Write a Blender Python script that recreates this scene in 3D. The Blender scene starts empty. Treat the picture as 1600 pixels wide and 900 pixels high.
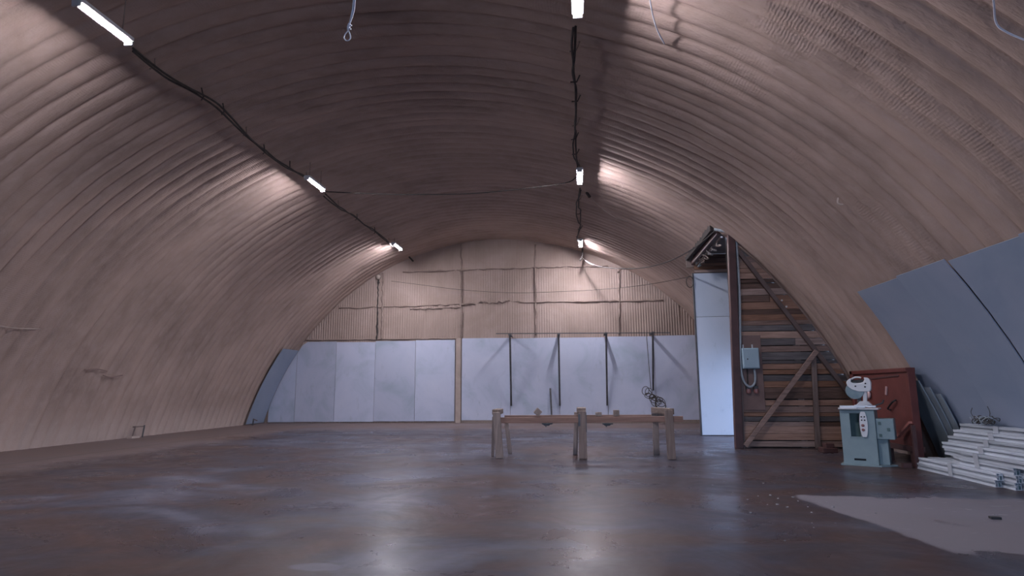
import bpy, bmesh, math, random
from mathutils import Vector, Matrix, noise

random.seed(7)
scn = bpy.context.scene
col = scn.collection
R2D = math.pi / 180.0

# ------------------------------------------------------------------ camera, world, daylight, exposure
EYE = (0.0, 0.0, 1.2)
cam_d = bpy.data.cameras.new('camera')
cam_d.sensor_width = 36.0
cam_d.lens = 950.0 / 1600.0 * 36.0
cam_d.clip_start = 0.05
cam = bpy.data.objects.new('camera', cam_d)
col.objects.link(cam)
right = Vector((0.993518, 0.113521, -0.005927))
down = Vector((-0.024281, 0.160993, -0.986657))
fwd = Vector((-0.111052, 0.980405, 0.162706))
m = Matrix((( right.x, -down.x, -fwd.x, EYE[0]),
            ( right.y, -down.y, -fwd.y, EYE[1]),
            ( right.z, -down.z, -fwd.z, EYE[2]),
            ( 0, 0, 0, 1)))
cam.matrix_world = m
scn.camera = cam

world = bpy.data.worlds.new('overcast_sky')
scn.world = world
world.use_nodes = True
bg = world.node_tree.nodes['Background']
bg.inputs['Color'].default_value = (0.50, 0.66, 1.0, 1)
bg.inputs['Strength'].default_value = 9.6

def portal(loc, rot, sx, sy):                       # light portals sit in the two real openings, they emit nothing
    d = bpy.data.lights.new('daylight_portal', 'AREA')
    d.shape = 'RECTANGLE'; d.size = sx; d.size_y = sy
    d.cycles.is_portal = True
    o = bpy.data.objects.new('daylight_portal', d)
    col.objects.link(o); o.location = loc; o.rotation_euler = rot
GATE_W, GATE_H = 6.4, 4.4
portal((-0.5, -9.1, GATE_H / 2), (math.pi / 2, 0, 0), GATE_W, GATE_H)
portal((4.75, 14.735, 1.05), (0, math.pi / 2, 0), 2.15, 2.58)

LAMP_STRENGTH = 840.0
vs = scn.view_settings
vs.view_transform = 'Standard'
vs.look = 'None'
vs.exposure = 0.0
vs.gamma = 1.0
vs.use_curve_mapping = False

# ------------------------------------------------------------------ hangar measures
CX, CZ, RAD = -3.010, -2.355, 8.939
Y_BACK, Y_FRONT = 21.55, -9.0
def smooth(t):
    t = max(0.0, min(1.0, t)); return t * t * (3 - 2 * t)
def rad_at(deg):
    return RAD + 0.11 * smooth((75 - deg) / 30.0)
def arch_pt(deg, y, inset=0.0):
    r = rad_at(deg) - inset
    return (CX + r * math.cos(deg * R2D), y, CZ + r * math.sin(deg * R2D))
def arch_x(z, inset=0.0):                            # right-hand side x of the vault at height z
    deg = 30.0
    for _ in range(12):
        deg = math.asin(max(-1, min(1, (z - CZ) / (rad_at(deg) - inset)))) / R2D
    return CX + (rad_at(deg) - inset) * math.cos(deg * R2D)
def arch_z(x, inset=0.0):
    deg = 60.0
    for _ in range(12):
        deg = math.acos(max(-1, min(1, (x - CX) / (rad_at(deg) - inset)))) / R2D
    return CZ + (rad_at(deg) - inset) * math.sin(deg * R2D)

# ------------------------------------------------------------------ materials
class NT:
    def __init__(self, name):
        self.m = bpy.data.materials.new(name); self.m.use_nodes = True
        self.t = self.m.node_tree; self.b = self.t.nodes['Principled BSDF']
    def n(self, typ, **kw):
        nd = self.t.nodes.new(typ)
        for k, v in kw.items():
            if k.startswith('i_'):
                key = k[2:]
                nd.inputs[int(key) if key.isdigit() else key].default_value = v
            else: setattr(nd, k, v)
        return nd
    def l(self, a, b): self.t.links.new(a, b)
    def coords(self, kind='Object', scale=(1, 1, 1), rnd=False):
        tc = self.n('ShaderNodeTexCoord'); mp = self.n('ShaderNodeMapping')
        mp.inputs['Scale'].default_value = scale
        self.l(tc.outputs[kind], mp.inputs['Vector'])
        if rnd:
            oi = self.n('ShaderNodeObjectInfo')
            ml = self.n('ShaderNodeMath', operation='MULTIPLY', i_1=37.0)
            self.l(oi.outputs['Random'], ml.inputs[0]); self.l(ml.outputs[0], mp.inputs['Location'])
        return mp.outputs['Vector']
    def noise(self, vec, scale, detail=4, rough=0.55, dist=0.0):
        nd = self.n('ShaderNodeTexNoise'); nd.inputs['Scale'].default_value = scale
        nd.inputs['Detail'].default_value = detail; nd.inputs['Roughness'].default_value = rough
        nd.inputs['Distortion'].default_value = dist
        self.l(vec, nd.inputs['Vector']); return nd.outputs['Fac']
    def ramp(self, fac, stops):
        r = self.n('ShaderNodeValToRGB'); e = r.color_ramp.elements
        while len(e) < len(stops): e.new(0.5)
        for k, (p, c) in enumerate(stops):
            e[k].position = p; e[k].color = (*c, 1) if len(c) == 3 else c
        self.l(fac, r.inputs['Fac']); return r.outputs['Color']
    def rng(self, fac, a, b, c, d):
        r = self.n('ShaderNodeMapRange', i_1=a, i_2=b, i_3=c, i_4=d)
        self.l(fac, r.inputs[0]); return r.outputs[0]
    def math(self, op, a, b=None):
        nd = self.n('ShaderNodeMath', operation=op)
        for k, v in enumerate((a, b)):
            if v is None: continue
            if isinstance(v, (int, float)): nd.inputs[k].default_value = v
            else: self.l(v, nd.inputs[k])
        return nd.outputs[0]
    def mix(self, fac, a, b, mode='MIX'):
        nd = self.n('ShaderNodeMix', data_type='RGBA', blend_type=mode)
        if isinstance(fac, (int, float)): nd.inputs[0].default_value = fac
        else: self.l(fac, nd.inputs[0])
        for k, v in ((6, a), (7, b)):
            if isinstance(v, tuple): nd.inputs[k].default_value = (*v, 1)
            else: self.l(v, nd.inputs[k])
        return nd.outputs[2]
    def bump(self, h, strength=0.3, dist=0.02):
        b = self.n('ShaderNodeBump', i_Strength=strength, i_Distance=dist)
        self.l(h, b.inputs['Height']); self.l(b.outputs['Normal'], self.b.inputs['Normal'])
    def color(self, c):
        if isinstance(c, tuple): self.b.inputs['Base Color'].default_value = (*c, 1)
        else: self.l(c, self.b.inputs['Base Color'])
    def rough(self, r):
        if isinstance(r, (int, float)): self.b.inputs['Roughness'].default_value = r
        else: self.l(r, self.b.inputs['Roughness'])

def simple(name, c0, c1, scale=6.0, rough=0.6, metal=0.0, bump=0.1, rnd=0.0):
    n = NT(name); v = n.coords('Object', rnd=True)
    f = n.noise(v, scale, 5)
    c = n.ramp(f, [(0.3, c0), (0.7, c1)])
    if rnd:
        oi = n.n('ShaderNodeObjectInfo')
        hs = n.n('ShaderNodeHueSaturation'); n.l(n.rng(oi.outputs['Random'], 0, 1, 1 - rnd, 1 + rnd), hs.inputs['Value'])
        n.l(c, hs.inputs['Color']); c = hs.outputs['Color']
    n.color(c); n.rough(rough); n.b.inputs['Metallic'].default_value = metal
    if bump: n.bump(n.noise(v, scale * 5, 3), bump, 0.01)
    return n.m

def wood(name, tones, axis=0, rnd=0.35, grain=1.0):
    n = NT(name); sc = [9.0, 9.0, 9.0]; sc[axis] = 0.7
    v = n.coords('Object', tuple(sc), rnd=True)
    f = n.noise(v, 3.0 * grain, 6, 0.65, 0.6)
    c = n.ramp(f, [(0.25, tones[0]), (0.5, tones[1]), (0.78, tones[2])])
    oi = n.n('ShaderNodeObjectInfo')
    hs = n.n('ShaderNodeHueSaturation')
    n.l(n.rng(oi.outputs['Random'], 0, 1, 1 - rnd, 1 + rnd), hs.inputs['Value'])
    n.l(n.rng(oi.outputs['Random'], 0, 1, 1.15, 0.75), hs.inputs['Saturation'])
    n.l(c, hs.inputs['Color']); n.color(hs.outputs['Color'])
    n.rough(0.75); n.bump(f, 0.35, 0.01)
    return n.m

M = {}
# sprayed foam on the corrugated vault; uv = (arc length, y) in metres
def foam_vault():
    n = NT('sprayed_foam'); v = n.coords('UV')
    big = n.noise(n.coords('UV', (0.55, 1.1, 1)), 1.0, 3, 0.5, 0.4)
    spot = n.noise(n.coords('UV', (1.9, 3.2, 1)), 1.5, 3, 0.6)
    c = n.ramp(big, [(0.30, (0.262, 0.190, 0.162)), (0.52, (0.345, 0.252, 0.214)), (0.75, (0.43, 0.312, 0.264))])
    c = n.mix(n.rng(spot, 0.38, 0.72, 0.0, 0.55), c, (0.42, 0.32, 0.285))
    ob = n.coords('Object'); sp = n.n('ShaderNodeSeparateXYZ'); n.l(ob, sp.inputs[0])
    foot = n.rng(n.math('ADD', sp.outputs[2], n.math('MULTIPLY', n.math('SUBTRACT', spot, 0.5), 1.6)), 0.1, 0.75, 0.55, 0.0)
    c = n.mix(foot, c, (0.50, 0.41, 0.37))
    n.color(c); n.rough(0.82)
    wv = n.n('ShaderNodeTexWave', wave_type='BANDS', bands_direction='X')
    wv.inputs['Scale'].default_value = 8.0; wv.inputs['Distortion'].default_value = 3.0
    wv.inputs['Detail'].default_value = 2.0; wv.inputs['Detail Scale'].default_value = 1.2
    n.l(v, wv.inputs['Vector'])
    fine = n.noise(n.coords('UV', (1.4, 3.0, 1)), 6.0, 4)
    msk = n.rng(n.noise(n.coords('UV', (0.5, 0.7, 1)), 1.3, 2), 0.48, 0.66, 0.12, 1.0)
    h = n.math('ADD', n.math('MULTIPLY', n.math('MULTIPLY', wv.outputs['Fac'], msk), 0.18), n.math('MULTIPLY', fine, 1.1))
    n.bump(h, 0.42, 0.03)
    return n.m
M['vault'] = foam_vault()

def foam_wall():
    n = NT('foam_on_back_wall'); v = n.coords('Object')
    big = n.noise(v, 0.5, 4, 0.6, 0.5)
    c = n.ramp(big, [(0.3, (0.28, 0.213, 0.182)), (0.5, (0.35, 0.268, 0.232)), (0.72, (0.43, 0.335, 0.30))])
    st = n.noise(n.coords('Object', (14, 1, 0.5)), 1.0, 3)
    c = n.mix(n.rng(st, 0.45, 0.75, 0.0, 0.25), c, (0.26, 0.19, 0.16))
    n.color(c); n.rough(0.85); n.bump(n.noise(v, 9.0, 4), 0.4, 0.02)
    return n.m
M['backfoam'] = foam_wall()
M['seam'] = simple('foam_seam', (0.20, 0.15, 0.13), (0.30, 0.23, 0.20), 5, 0.9, 0, 0.4)
M['foam_post'] = simple('foam_post', (0.33, 0.27, 0.24), (0.45, 0.37, 0.33), 3, 0.9, 0, 0.4)
M['darkgap'] = simple('dark_gap', (0.03, 0.026, 0.025), (0.06, 0.05, 0.046), 5, 0.9)

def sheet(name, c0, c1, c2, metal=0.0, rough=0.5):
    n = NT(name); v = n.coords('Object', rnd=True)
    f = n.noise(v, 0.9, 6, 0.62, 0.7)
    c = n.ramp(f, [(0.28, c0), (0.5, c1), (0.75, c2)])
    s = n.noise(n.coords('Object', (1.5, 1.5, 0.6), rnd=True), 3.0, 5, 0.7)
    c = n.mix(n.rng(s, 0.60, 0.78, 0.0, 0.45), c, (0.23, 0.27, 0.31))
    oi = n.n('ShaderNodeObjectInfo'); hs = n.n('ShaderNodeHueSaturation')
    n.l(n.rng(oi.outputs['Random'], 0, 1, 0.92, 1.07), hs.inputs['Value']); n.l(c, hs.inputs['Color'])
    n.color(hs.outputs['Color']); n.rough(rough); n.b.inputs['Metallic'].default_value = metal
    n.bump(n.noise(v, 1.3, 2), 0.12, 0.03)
    return n.m
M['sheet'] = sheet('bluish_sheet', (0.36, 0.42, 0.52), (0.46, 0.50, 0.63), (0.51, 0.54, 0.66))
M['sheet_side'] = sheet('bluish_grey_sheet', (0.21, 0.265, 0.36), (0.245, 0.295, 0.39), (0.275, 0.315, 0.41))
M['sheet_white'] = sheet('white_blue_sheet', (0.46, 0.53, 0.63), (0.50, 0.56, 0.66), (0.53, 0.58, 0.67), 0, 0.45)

def floor_mat():
    n = NT('stained_concrete'); v = n.coords('Object')
    sep = n.n('ShaderNodeSeparateXYZ'); n.l(v, sep.inputs[0]); X, Y = sep.outputs[0], sep.outputs[1]
    big = n.noise(n.coords('Object', (0.8, 1.1, 1)), 0.42, 5, 0.6, 0.9)
    mid = n.noise(n.coords('Object', (0.7, 1.2, 1)), 1.3, 6, 0.65, 0.8)
    fine = n.noise(n.coords('Object', (0.6, 1.4, 1)), 9.0, 5, 0.7)
    c = n.ramp(big, [(0.34, (0.082, 0.052, 0.048)), (0.46, (0.052, 0.044, 0.052)), (0.54, (0.054, 0.056, 0.078)), (0.68, (0.125, 0.130, 0.172))])
    c = n.mix(n.rng(mid, 0.44, 0.62, 0.0, 0.65), c, (0.074, 0.046, 0.040))
    c = n.mix(n.rng(fine, 0.54, 0.76, 0.0, 0.45), c, (0.13, 0.125, 0.14))
    c = n.mix(n.rng(n.noise(n.coords('Object', (0.9, 1.8, 1)), 3.1, 5, 0.7, 1.2), 0.56, 0.66, 0.0, 0.5), c, (0.035, 0.030, 0.033))
    # dusty brown strips along the walls
    wob = n.math('MULTIPLY', n.math('SUBTRACT', mid, 0.5), 3.0)
    dl = n.rng(n.math('ADD', X, wob), -9.0, -8.2, 1.0, 0.0)
    db = n.rng(n.math('ADD', Y, wob), 17.0, 19.5, 0.0, 1.0)
    dust = n.math('MAXIMUM', dl, db)
    c = n.mix(n.math('MULTIPLY', dust, 0.7), c, (0.19, 0.145, 0.137))
    # old grey worn patch with a straight edge, right foreground
    w2 = n.math('MULTIPLY', n.math('SUBTRACT', n.noise(v, 2.2, 4, 0.6), 0.5), 0.28)
    e1 = n.math('SUBTRACT', n.math('ADD', X, w2), n.math('ADD', 2.3, n.math('MULTIPLY', n.math('SUBTRACT', 7.23, Y), 0.157)))
    e2 = n.math('SUBTRACT', n.math('ADD', Y, n.math('MULTIPLY', w2, 2.2)), 4.98)
    e3 = n.math('SUBTRACT', 7.35, n.math('ADD', Y, n.math('MULTIPLY', w2, 2.5)))
    pm = n.math('MINIMUM', n.math('MINIMUM', e1, e2), e3)
    patch = n.rng(pm, -0.01, 0.05, 0.0, 1.0)
    holes = n.rng(n.noise(n.coords('Object', (1.6, 3.2, 1)), 1.7, 5, 0.65), 0.60, 0.66, 1.0, 0.25)
    patch = n.math('MULTIPLY', patch, holes)
    c = n.mix(n.math('MULTIPLY', patch, 0.85), c, (0.20, 0.187, 0.215))
    # one pale blot near the viewpoint
    dx = n.math('DIVIDE', n.math('ADD', X, 1.85), 0.19); dy = n.math('DIVIDE', n.math('SUBTRACT', Y, 4.24), 0.10)
    rr = n.math('ADD', n.math('POWER', dx, 2.0), n.math('POWER', dy, 2.0))
    blot = n.rng(n.math('ADD', rr, n.math('MULTIPLY', w2, 5)), 0.7, 1.0, 1.0, 0.0)
    c = n.mix(n.math('MULTIPLY', blot, 0.7), c, (0.13, 0.13, 0.17))
    # two saw-cut joints along the left side
    for xj in (-9.55, -8.27):
        j = n.rng(n.math('ABSOLUTE', n.math('SUBTRACT', X, n.math('ADD', xj, n.math('MULTIPLY', w2, 0.25)))), 0.02, 0.05, 1.0, 0.0)
        c = n.mix(n.math('MULTIPLY', j, 0.6), c, (0.05, 0.04, 0.042))
    n.color(c)
    r = n.rng(n.noise(v, 1.1, 6, 0.65, 0.8), 0.34, 0.66, 0.23, 0.46)
    r = n.math('MAXIMUM', r, n.math('MULTIPLY', n.math('MAXIMUM', dust, patch), 0.62))
    n.rough(r)
    n.b.inputs['Specular IOR Level'].default_value = 0.16
    n.bump(n.math('ADD', n.noise(v, 2.5, 4), n.math('MULTIPLY', fine, 0.3)), 0.06, 0.01)
    return n.m
M['floor'] = floor_mat()
M['ground'] = simple('outside_ground', (0.25, 0.25, 0.26), (0.36, 0.36, 0.37), 1.0, 0.9)

M['plank'] = wood('weathered_plank', [(0.11, 0.070, 0.058), (0.235, 0.15, 0.12), (0.35, 0.235, 0.195)], 0, 0.5)
M['plank_warm'] = wood('warm_plank', [(0.17, 0.090, 0.062), (0.32, 0.175, 0.118), (0.44, 0.265, 0.185)], 0, 0.35)
M['plank_grey'] = wood('grey_plank', [(0.055, 0.05, 0.052), (0.12, 0.105, 0.105), (0.20, 0.175, 0.17)], 0, 0.35)
M['timber_v'] = wood('upright_timber', [(0.14, 0.105, 0.095), (0.235, 0.18, 0.16), (0.33, 0.26, 0.235)], 2, 0.25)
M['timber_y'] = wood('offcut_timber', [(0.14, 0.105, 0.09), (0.22, 0.17, 0.145), (0.31, 0.245, 0.215)], 1, 0.2)
M['beam'] = wood('bench_beam', [(0.17, 0.105, 0.085), (0.27, 0.17, 0.14), (0.34, 0.23, 0.19)], 0, 0.15)
M['plywood'] = simple('brown_board', (0.17, 0.11, 0.10), (0.23, 0.155, 0.14), 3, 0.75, 0, 0.2)
M['redbrown'] = simple('red_brown_steel', (0.060, 0.030, 0.030), (0.095, 0.046, 0.044), 4, 0.5, 0.0, 0.1)
M['brown_steel'] = simple('brown_steel', (0.10, 0.070, 0.065), (0.155, 0.11, 0.10), 4, 0.55, 0.0, 0.1)
M['red'] = simple('dark_red_paint', (0.095, 0.024, 0.021), (0.14, 0.037, 0.031), 3.5, 0.5, 0, 0.15)
M['redlite'] = simple('worn_red_paint', (0.30, 0.10, 0.085), (0.40, 0.16, 0.13), 8, 0.5)
M['pinkmetal'] = simple('pinkish_metal', (0.45, 0.30, 0.30), (0.55, 0.38, 0.37), 8, 0.4)
M['mgreen'] = simple('grey_green_paint', (0.20, 0.275, 0.295), (0.25, 0.33, 0.35), 4, 0.42, 0, 0.05)
M['mdark'] = simple('dark_interior', (0.06, 0.11, 0.11), (0.09, 0.15, 0.15), 5, 0.6)
M['black'] = simple('black_plastic', (0.012, 0.012, 0.013), (0.03, 0.03, 0.032), 8, 0.5)
M['cable'] = simple('dark_cable', (0.03, 0.024, 0.022), (0.06, 0.05, 0.046), 8, 0.7)
M['steel'] = simple('dark_steel', (0.055, 0.055, 0.06), (0.10, 0.10, 0.105), 6, 0.5, 0.3)
M['whitemetal'] = simple('pale_metal', (0.52, 0.53, 0.55), (0.66, 0.66, 0.67), 9, 0.35, 0.1, 0.1)
M['disc'] = simple('saw_disc_steel', (0.22, 0.30, 0.33), (0.32, 0.40, 0.42), 9, 0.35, 0.6)
M['whiteplastic'] = simple('white_plastic', (0.62, 0.64, 0.66), (0.70, 0.71, 0.73), 5, 0.38, 0, 0.0)
M['button_red'] = simple('dull_red_button', (0.22, 0.10, 0.10), (0.30, 0.14, 0.13), 8, 0.4)
M['pvc'] = simple('white_profile_plastic', (0.47, 0.52, 0.58), (0.58, 0.62, 0.68), 2.5, 0.35, 0, 0.02, 0.22)
M['pvc_in'] = simple('profile_steel_core', (0.05, 0.10, 0.11), (0.14, 0.22, 0.23), 20, 0.5)
M['boxblue'] = simple('blue_grey_box_paint', (0.30, 0.42, 0.49), (0.36, 0.48, 0.55), 4, 0.4)
M['hose'] = simple('grey_conduit', (0.28, 0.33, 0.37), (0.36, 0.41, 0.45), 30, 0.5)
M['whitecord'] = simple('white_cord', (0.62, 0.64, 0.74), (0.74, 0.76, 0.84), 20, 0.5)
M['greyboard'] = simple('grey_green_board', (0.16, 0.20, 0.23), (0.23, 0.27, 0.31), 3, 0.7)
M['crumb'] = simple('pale_crumb', (0.27, 0.265, 0.28), (0.36, 0.35, 0.36), 9, 0.8)
M['housing'] = simple('lamp_housing', (0.40, 0.41, 0.43), (0.48, 0.49, 0.51), 9, 0.5)

def lamp_mat():
    n = NT('lit_diffuser')
    n.color((0.8, 0.8, 0.8))
    n.b.inputs['Emission Color'].default_value = (0.95, 0.91, 1.0, 1)
    n.b.inputs['Emission Strength'].default_value = LAMP_STRENGTH
    return n.m
M['lamp'] = lamp_mat()
def film_mat():
    n = NT('stretch_film'); n.color((0.55, 0.58, 0.63)); n.rough(0.25); n.b.inputs['Alpha'].default_value = 0.55
    return n.m
M['film'] = film_mat()

# ------------------------------------------------------------------ builders
OFF = {}
def box(x0, x1, y0, y1, z0, z1):
    v = [(x0,y0,z0),(x1,y0,z0),(x1,y1,z0),(x0,y1,z0),(x0,y0,z1),(x1,y0,z1),(x1,y1,z1),(x0,y1,z1)]
    f = [(0,3,2,1),(4,5,6,7),(0,1,5,4),(1,2,6,5),(2,3,7,6),(3,0,4,7)]
    return v, f
def join(*parts):
    V, F = [], []
    for v, f in parts:
        o = len(V); V += list(v); F += [tuple(i + o for i in q) for q in f]
    return V, F
def prism(poly, d):                                   # polygon of 3d points extruded by vector d
    n = len(poly); d = Vector(d)
    V = [tuple(p) for p in poly] + [tuple(Vector(p) + d) for p in poly]
    F = [tuple(range(n - 1, -1, -1)), tuple(range(n, 2 * n))]
    F += [(k, (k + 1) % n, n + (k + 1) % n, n + k) for k in range(n)]
    return V, F
def bar(p0, p1, w, h, up=(0, 0, 1)):
    p0, p1 = Vector(p0), Vector(p1); d = (p1 - p0).normalized(); up = Vector(up)
    s = d.cross(up)
    if s.length < 1e-4: s = d.cross(Vector((0, 1, 0)))
    s.normalize(); u = s.cross(d).normalized()
    V = []
    for p in (p0, p1):
        for a, b in ((-1,-1),(1,-1),(1,1),(-1,1)): V.append(tuple(p + s * a * w / 2 + u * b * h / 2))
    F = [(0,1,2,3),(7,6,5,4),(0,4,5,1),(1,5,6,2),(2,6,7,3),(3,7,4,0)]
    return V, F
def tube(pts, r, n=6, closed=False):
    pts = [Vector(p) for p in pts]; V, F = [], []; k = len(pts)
    prev = None
    for i, p in enumerate(pts):
        if closed: d = pts[(i + 1) % k] - pts[i - 1]
        else: d = pts[min(i + 1, k - 1)] - pts[max(i - 1, 0)]
        d.normalize()
        if prev is None:
            a = Vector((0, 0, 1)) if abs(d.z) < 0.9 else Vector((1, 0, 0))
        else: a = prev
        s = (a - d * a.dot(d)).normalized(); t = d.cross(s); prev = s
        rr = r[i] if isinstance(r, (list, tuple)) else r
        for j in range(n):
            an = 2 * math.pi * j / n
            V.append(tuple(p + s * math.cos(an) * rr + t * math.sin(an) * rr))
    for i in range(k if closed else k - 1):
        i2 = (i + 1) % k
        for j in range(n):
            j2 = (j + 1) % n
            F.append((i * n + j, i * n + j2, i2 * n + j2, i2 * n + j))
    if not closed:
        F.append(tuple(range(n - 1, -1, -1))); F.append(tuple((k - 1) * n + j for j in range(n)))
    return V, F
def lathe(profile, n=16, axis='z', at=(0, 0, 0)):     # profile of (r, h)
    V, F = [], []
    for r, h in profile:
        for j in range(n):
            a = 2 * math.pi * j / n; x, y = r * math.cos(a), r * math.sin(a)
            p = (x, y, h) if axis == 'z' else ((x, h, y) if axis == 'y' else (h, x, y))
            V.append((p[0] + at[0], p[1] + at[1], p[2] + at[2]))
    k = len(profile)
    for i in range(k - 1):
        for j in range(n):
            j2 = (j + 1) % n
            F.append((i*n+j, i*n+j2, (i+1)*n+j2, (i+1)*n+j))
    F.append(tuple(range(n - 1, -1, -1))); F.append(tuple((k - 1) * n + j for j in range(n)))
    return V, F
def catenary(p0, p1, sag, n=16, wob=0.0):
    p0, p1 = Vector(p0), Vector(p1); out = []
    for i in range(n + 1):
        t = i / n; p = p0.lerp(p1, t); p.z -= sag * 4 * t * (1 - t)
        if 0 < i < n and wob: p += Vector((random.uniform(-wob, wob), random.uniform(-wob, wob), random.uniform(-wob, wob)))
        out.append(p)
    return out
def splined(pts, sub=6):                              # Catmull-Rom through the points
    P = [Vector(p) for p in pts]; out = []
    for i in range(len(P) - 1):
        a, b, c, d = P[max(i - 1, 0)], P[i], P[i + 1], P[min(i + 2, len(P) - 1)]
        for k in range(sub):
            t = k / sub
            out.append(0.5 * ((2 * b) + (c - a) * t + (2*a - 5*b + 4*c - d) * t*t + (3*b - a - 3*c + d) * t*t*t))
    out.append(P[-1]); return out

def mk(name, geo, mat, parent=None, bevel=0.0, smooth_=False, origin=None, seg=1):
    v, f = geo
    if origin is None:
        k = len(v); c = Vector((sum(p[0] for p in v) / k, sum(p[1] for p in v) / k, sum(p[2] for p in v) / k))
    else: c = Vector(origin)
    me = bpy.data.meshes.new(name)
    me.from_pydata([tuple(Vector(p) - c) for p in v], [], [tuple(q) for q in f])
    bm = bmesh.new(); bm.from_mesh(me)
    bmesh.ops.recalc_face_normals(bm, faces=bm.faces[:])
    if bevel:
        bmesh.ops.bevel(bm, geom=bm.edges[:] + bm.verts[:], offset=bevel, segments=seg, affect='EDGES', profile=0.5)
    bm.to_mesh(me); bm.free()
    if smooth_:
        for p in me.polygons: p.use_smooth = True
    if mat is not None: me.materials.append(M[mat] if isinstance(mat, str) else mat)
    o = bpy.data.objects.new(name, me); col.objects.link(o)
    po = Vector((0, 0, 0))
    if parent is not None:
        o.parent = parent; po = OFF.get(parent.name, Vector((0, 0, 0)))
    o.location = c - po
    OFF[o.name] = c
    return o
def tag(o, label, cat, group=None):
    o['label'] = label; o['category'] = cat
    if group: o['group'] = group
    return o
def thing(name, label, cat, loc, group=None, rotz=0.0):
    o = bpy.data.objects.new(name, None); col.objects.link(o); o.location = loc
    o.empty_display_size = 0.1
    if rotz: o.rotation_euler = (0, 0, rotz); OFF[o.name] = Vector((0, 0, 0))   # parts in local measures
    else: OFF[o.name] = Vector(loc)                                             # parts in world measures
    return tag(o, label, cat, group)
def structure(o):
    o['kind'] = 'structure'; return o

# ------------------------------------------------------------------ floor and ground
floor = structure(mk('floor', box(-12.2, 6.2, Y_FRONT - 0.2, Y_BACK + 0.3, -0.12, 0.0), 'floor', origin=(0, 0, 0)))
structure(mk('ground', box(-30, 30, -35, 45, -0.4, -0.13), 'ground', origin=(0, 0, -0.13)))

# ------------------------------------------------------------------ the vault
PITCH = 0.30
A_LO, A_HI = 13.6, 165.4
DORM_Y0, DORM_Y1, DORM_A = 13.02, 16.12, 49.6
def build_vault():
    NA = 150
    degs = [A_LO + (A_HI - A_LO) * i / NA for i in range(NA + 1)]
    k0 = int(math.floor(Y_FRONT / PITCH)); k1 = int(math.ceil((Y_BACK + 0.1) / PITCH))
    ys = []
    for k in range(k0, k1):
        n = 10 if k * PITCH > -1 else 4
        for j in range(n): ys.append((k + j / n) * PITCH)
    V, UV = [], []
    for y in ys:
        ph = (y / PITCH) % 1.0; k = math.floor(y / PITCH + 1e-6)
        bulge = abs(math.sin(math.pi * ph)) ** 0.62
        jit = 0.85 + 0.45 * noise.noise((k * 3.17, 1.3, 0.0))
        for d in degs:
            s = d * R2D * RAD
            lump = noise.noise((s * 1.5, k * 0.9 + ph * 0.5, 2.0)) * 0.010 + noise.noise((s * 0.45, y * 0.35, 7.0)) * 0.022
            lump += noise.noise((s * 2.6, y * 1.1, 4.0)) * 0.008
            amp = 0.052 * jit * (0.9 + 0.35 * noise.noise((s * 0.8, k * 1.7, 5.0)))
            r = rad_at(d) + 0.035 - amp * bulge + lump
            V.append((CX + r * math.cos(d * R2D), y, CZ + r * math.sin(d * R2D))); UV.append((s, y))
    F = []; W = NA + 1
    for i in range(len(ys) - 1):
        ym = (ys[i] + ys[i + 1]) / 2
        for j in range(NA):
            if DORM_Y0 < ym < DORM_Y1 and (degs[j] + degs[j + 1]) / 2 < DORM_A: continue
            F.append((i * W + j, i * W + j + 1, (i + 1) * W + j + 1, (i + 1) * W + j))
    me = bpy.data.meshes.new('ceiling'); me.from_pydata(V, [], F)
    uvl = me.uv_layers.new(name='UVMap')
    for lp in me.loops: uvl.data[lp.index].uv = UV[lp.vertex_index]
    for p in me.polygons: p.use_smooth = True
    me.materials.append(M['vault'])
    o = bpy.data.objects.new('ceiling', me); col.objects.link(o)
    OFF[o.name] = Vector((0, 0, 0))
    return structure(o)
vault = build_vault()

def vault_panel(a0, a1, y0, y1, mat, skew=0.0, inset=0.065, ins0=None):
    n = 8; V = []
    for t in (0.0, 0.014):
        for i in range(n + 1):
            a = a0 + (a1 - a0) * i / n
            for y in (y0, y1):
                yy = y + skew * i / n
                V.append(arch_pt(a, yy, inset + t))
    F = []; W = (n + 1) * 2
    for i in range(n):
        b = i * 2
        F += [(b, b + 2, b + 3, b + 1), (W + b, W + b + 1, W + b + 3, W + b + 2)]
        F += [(b, W + b, W + b + 2, b + 2), (b + 1, b + 3, W + b + 3, W + b + 1)]
    F += [(0, 1, W + 1, W), (2 * n, W + 2 * n, W + 2 * n + 1, 2 * n + 1)]
    return mk('panel', (V, F), mat, vault)
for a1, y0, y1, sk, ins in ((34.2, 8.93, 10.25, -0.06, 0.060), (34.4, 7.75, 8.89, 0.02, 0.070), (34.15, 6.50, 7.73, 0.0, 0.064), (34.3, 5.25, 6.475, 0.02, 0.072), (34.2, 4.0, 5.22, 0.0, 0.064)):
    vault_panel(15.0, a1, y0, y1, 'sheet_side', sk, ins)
vault_panel(145.9, 164.4, 20.25, 21.42, 'sheet_side', 0.0, 0.07)

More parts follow.
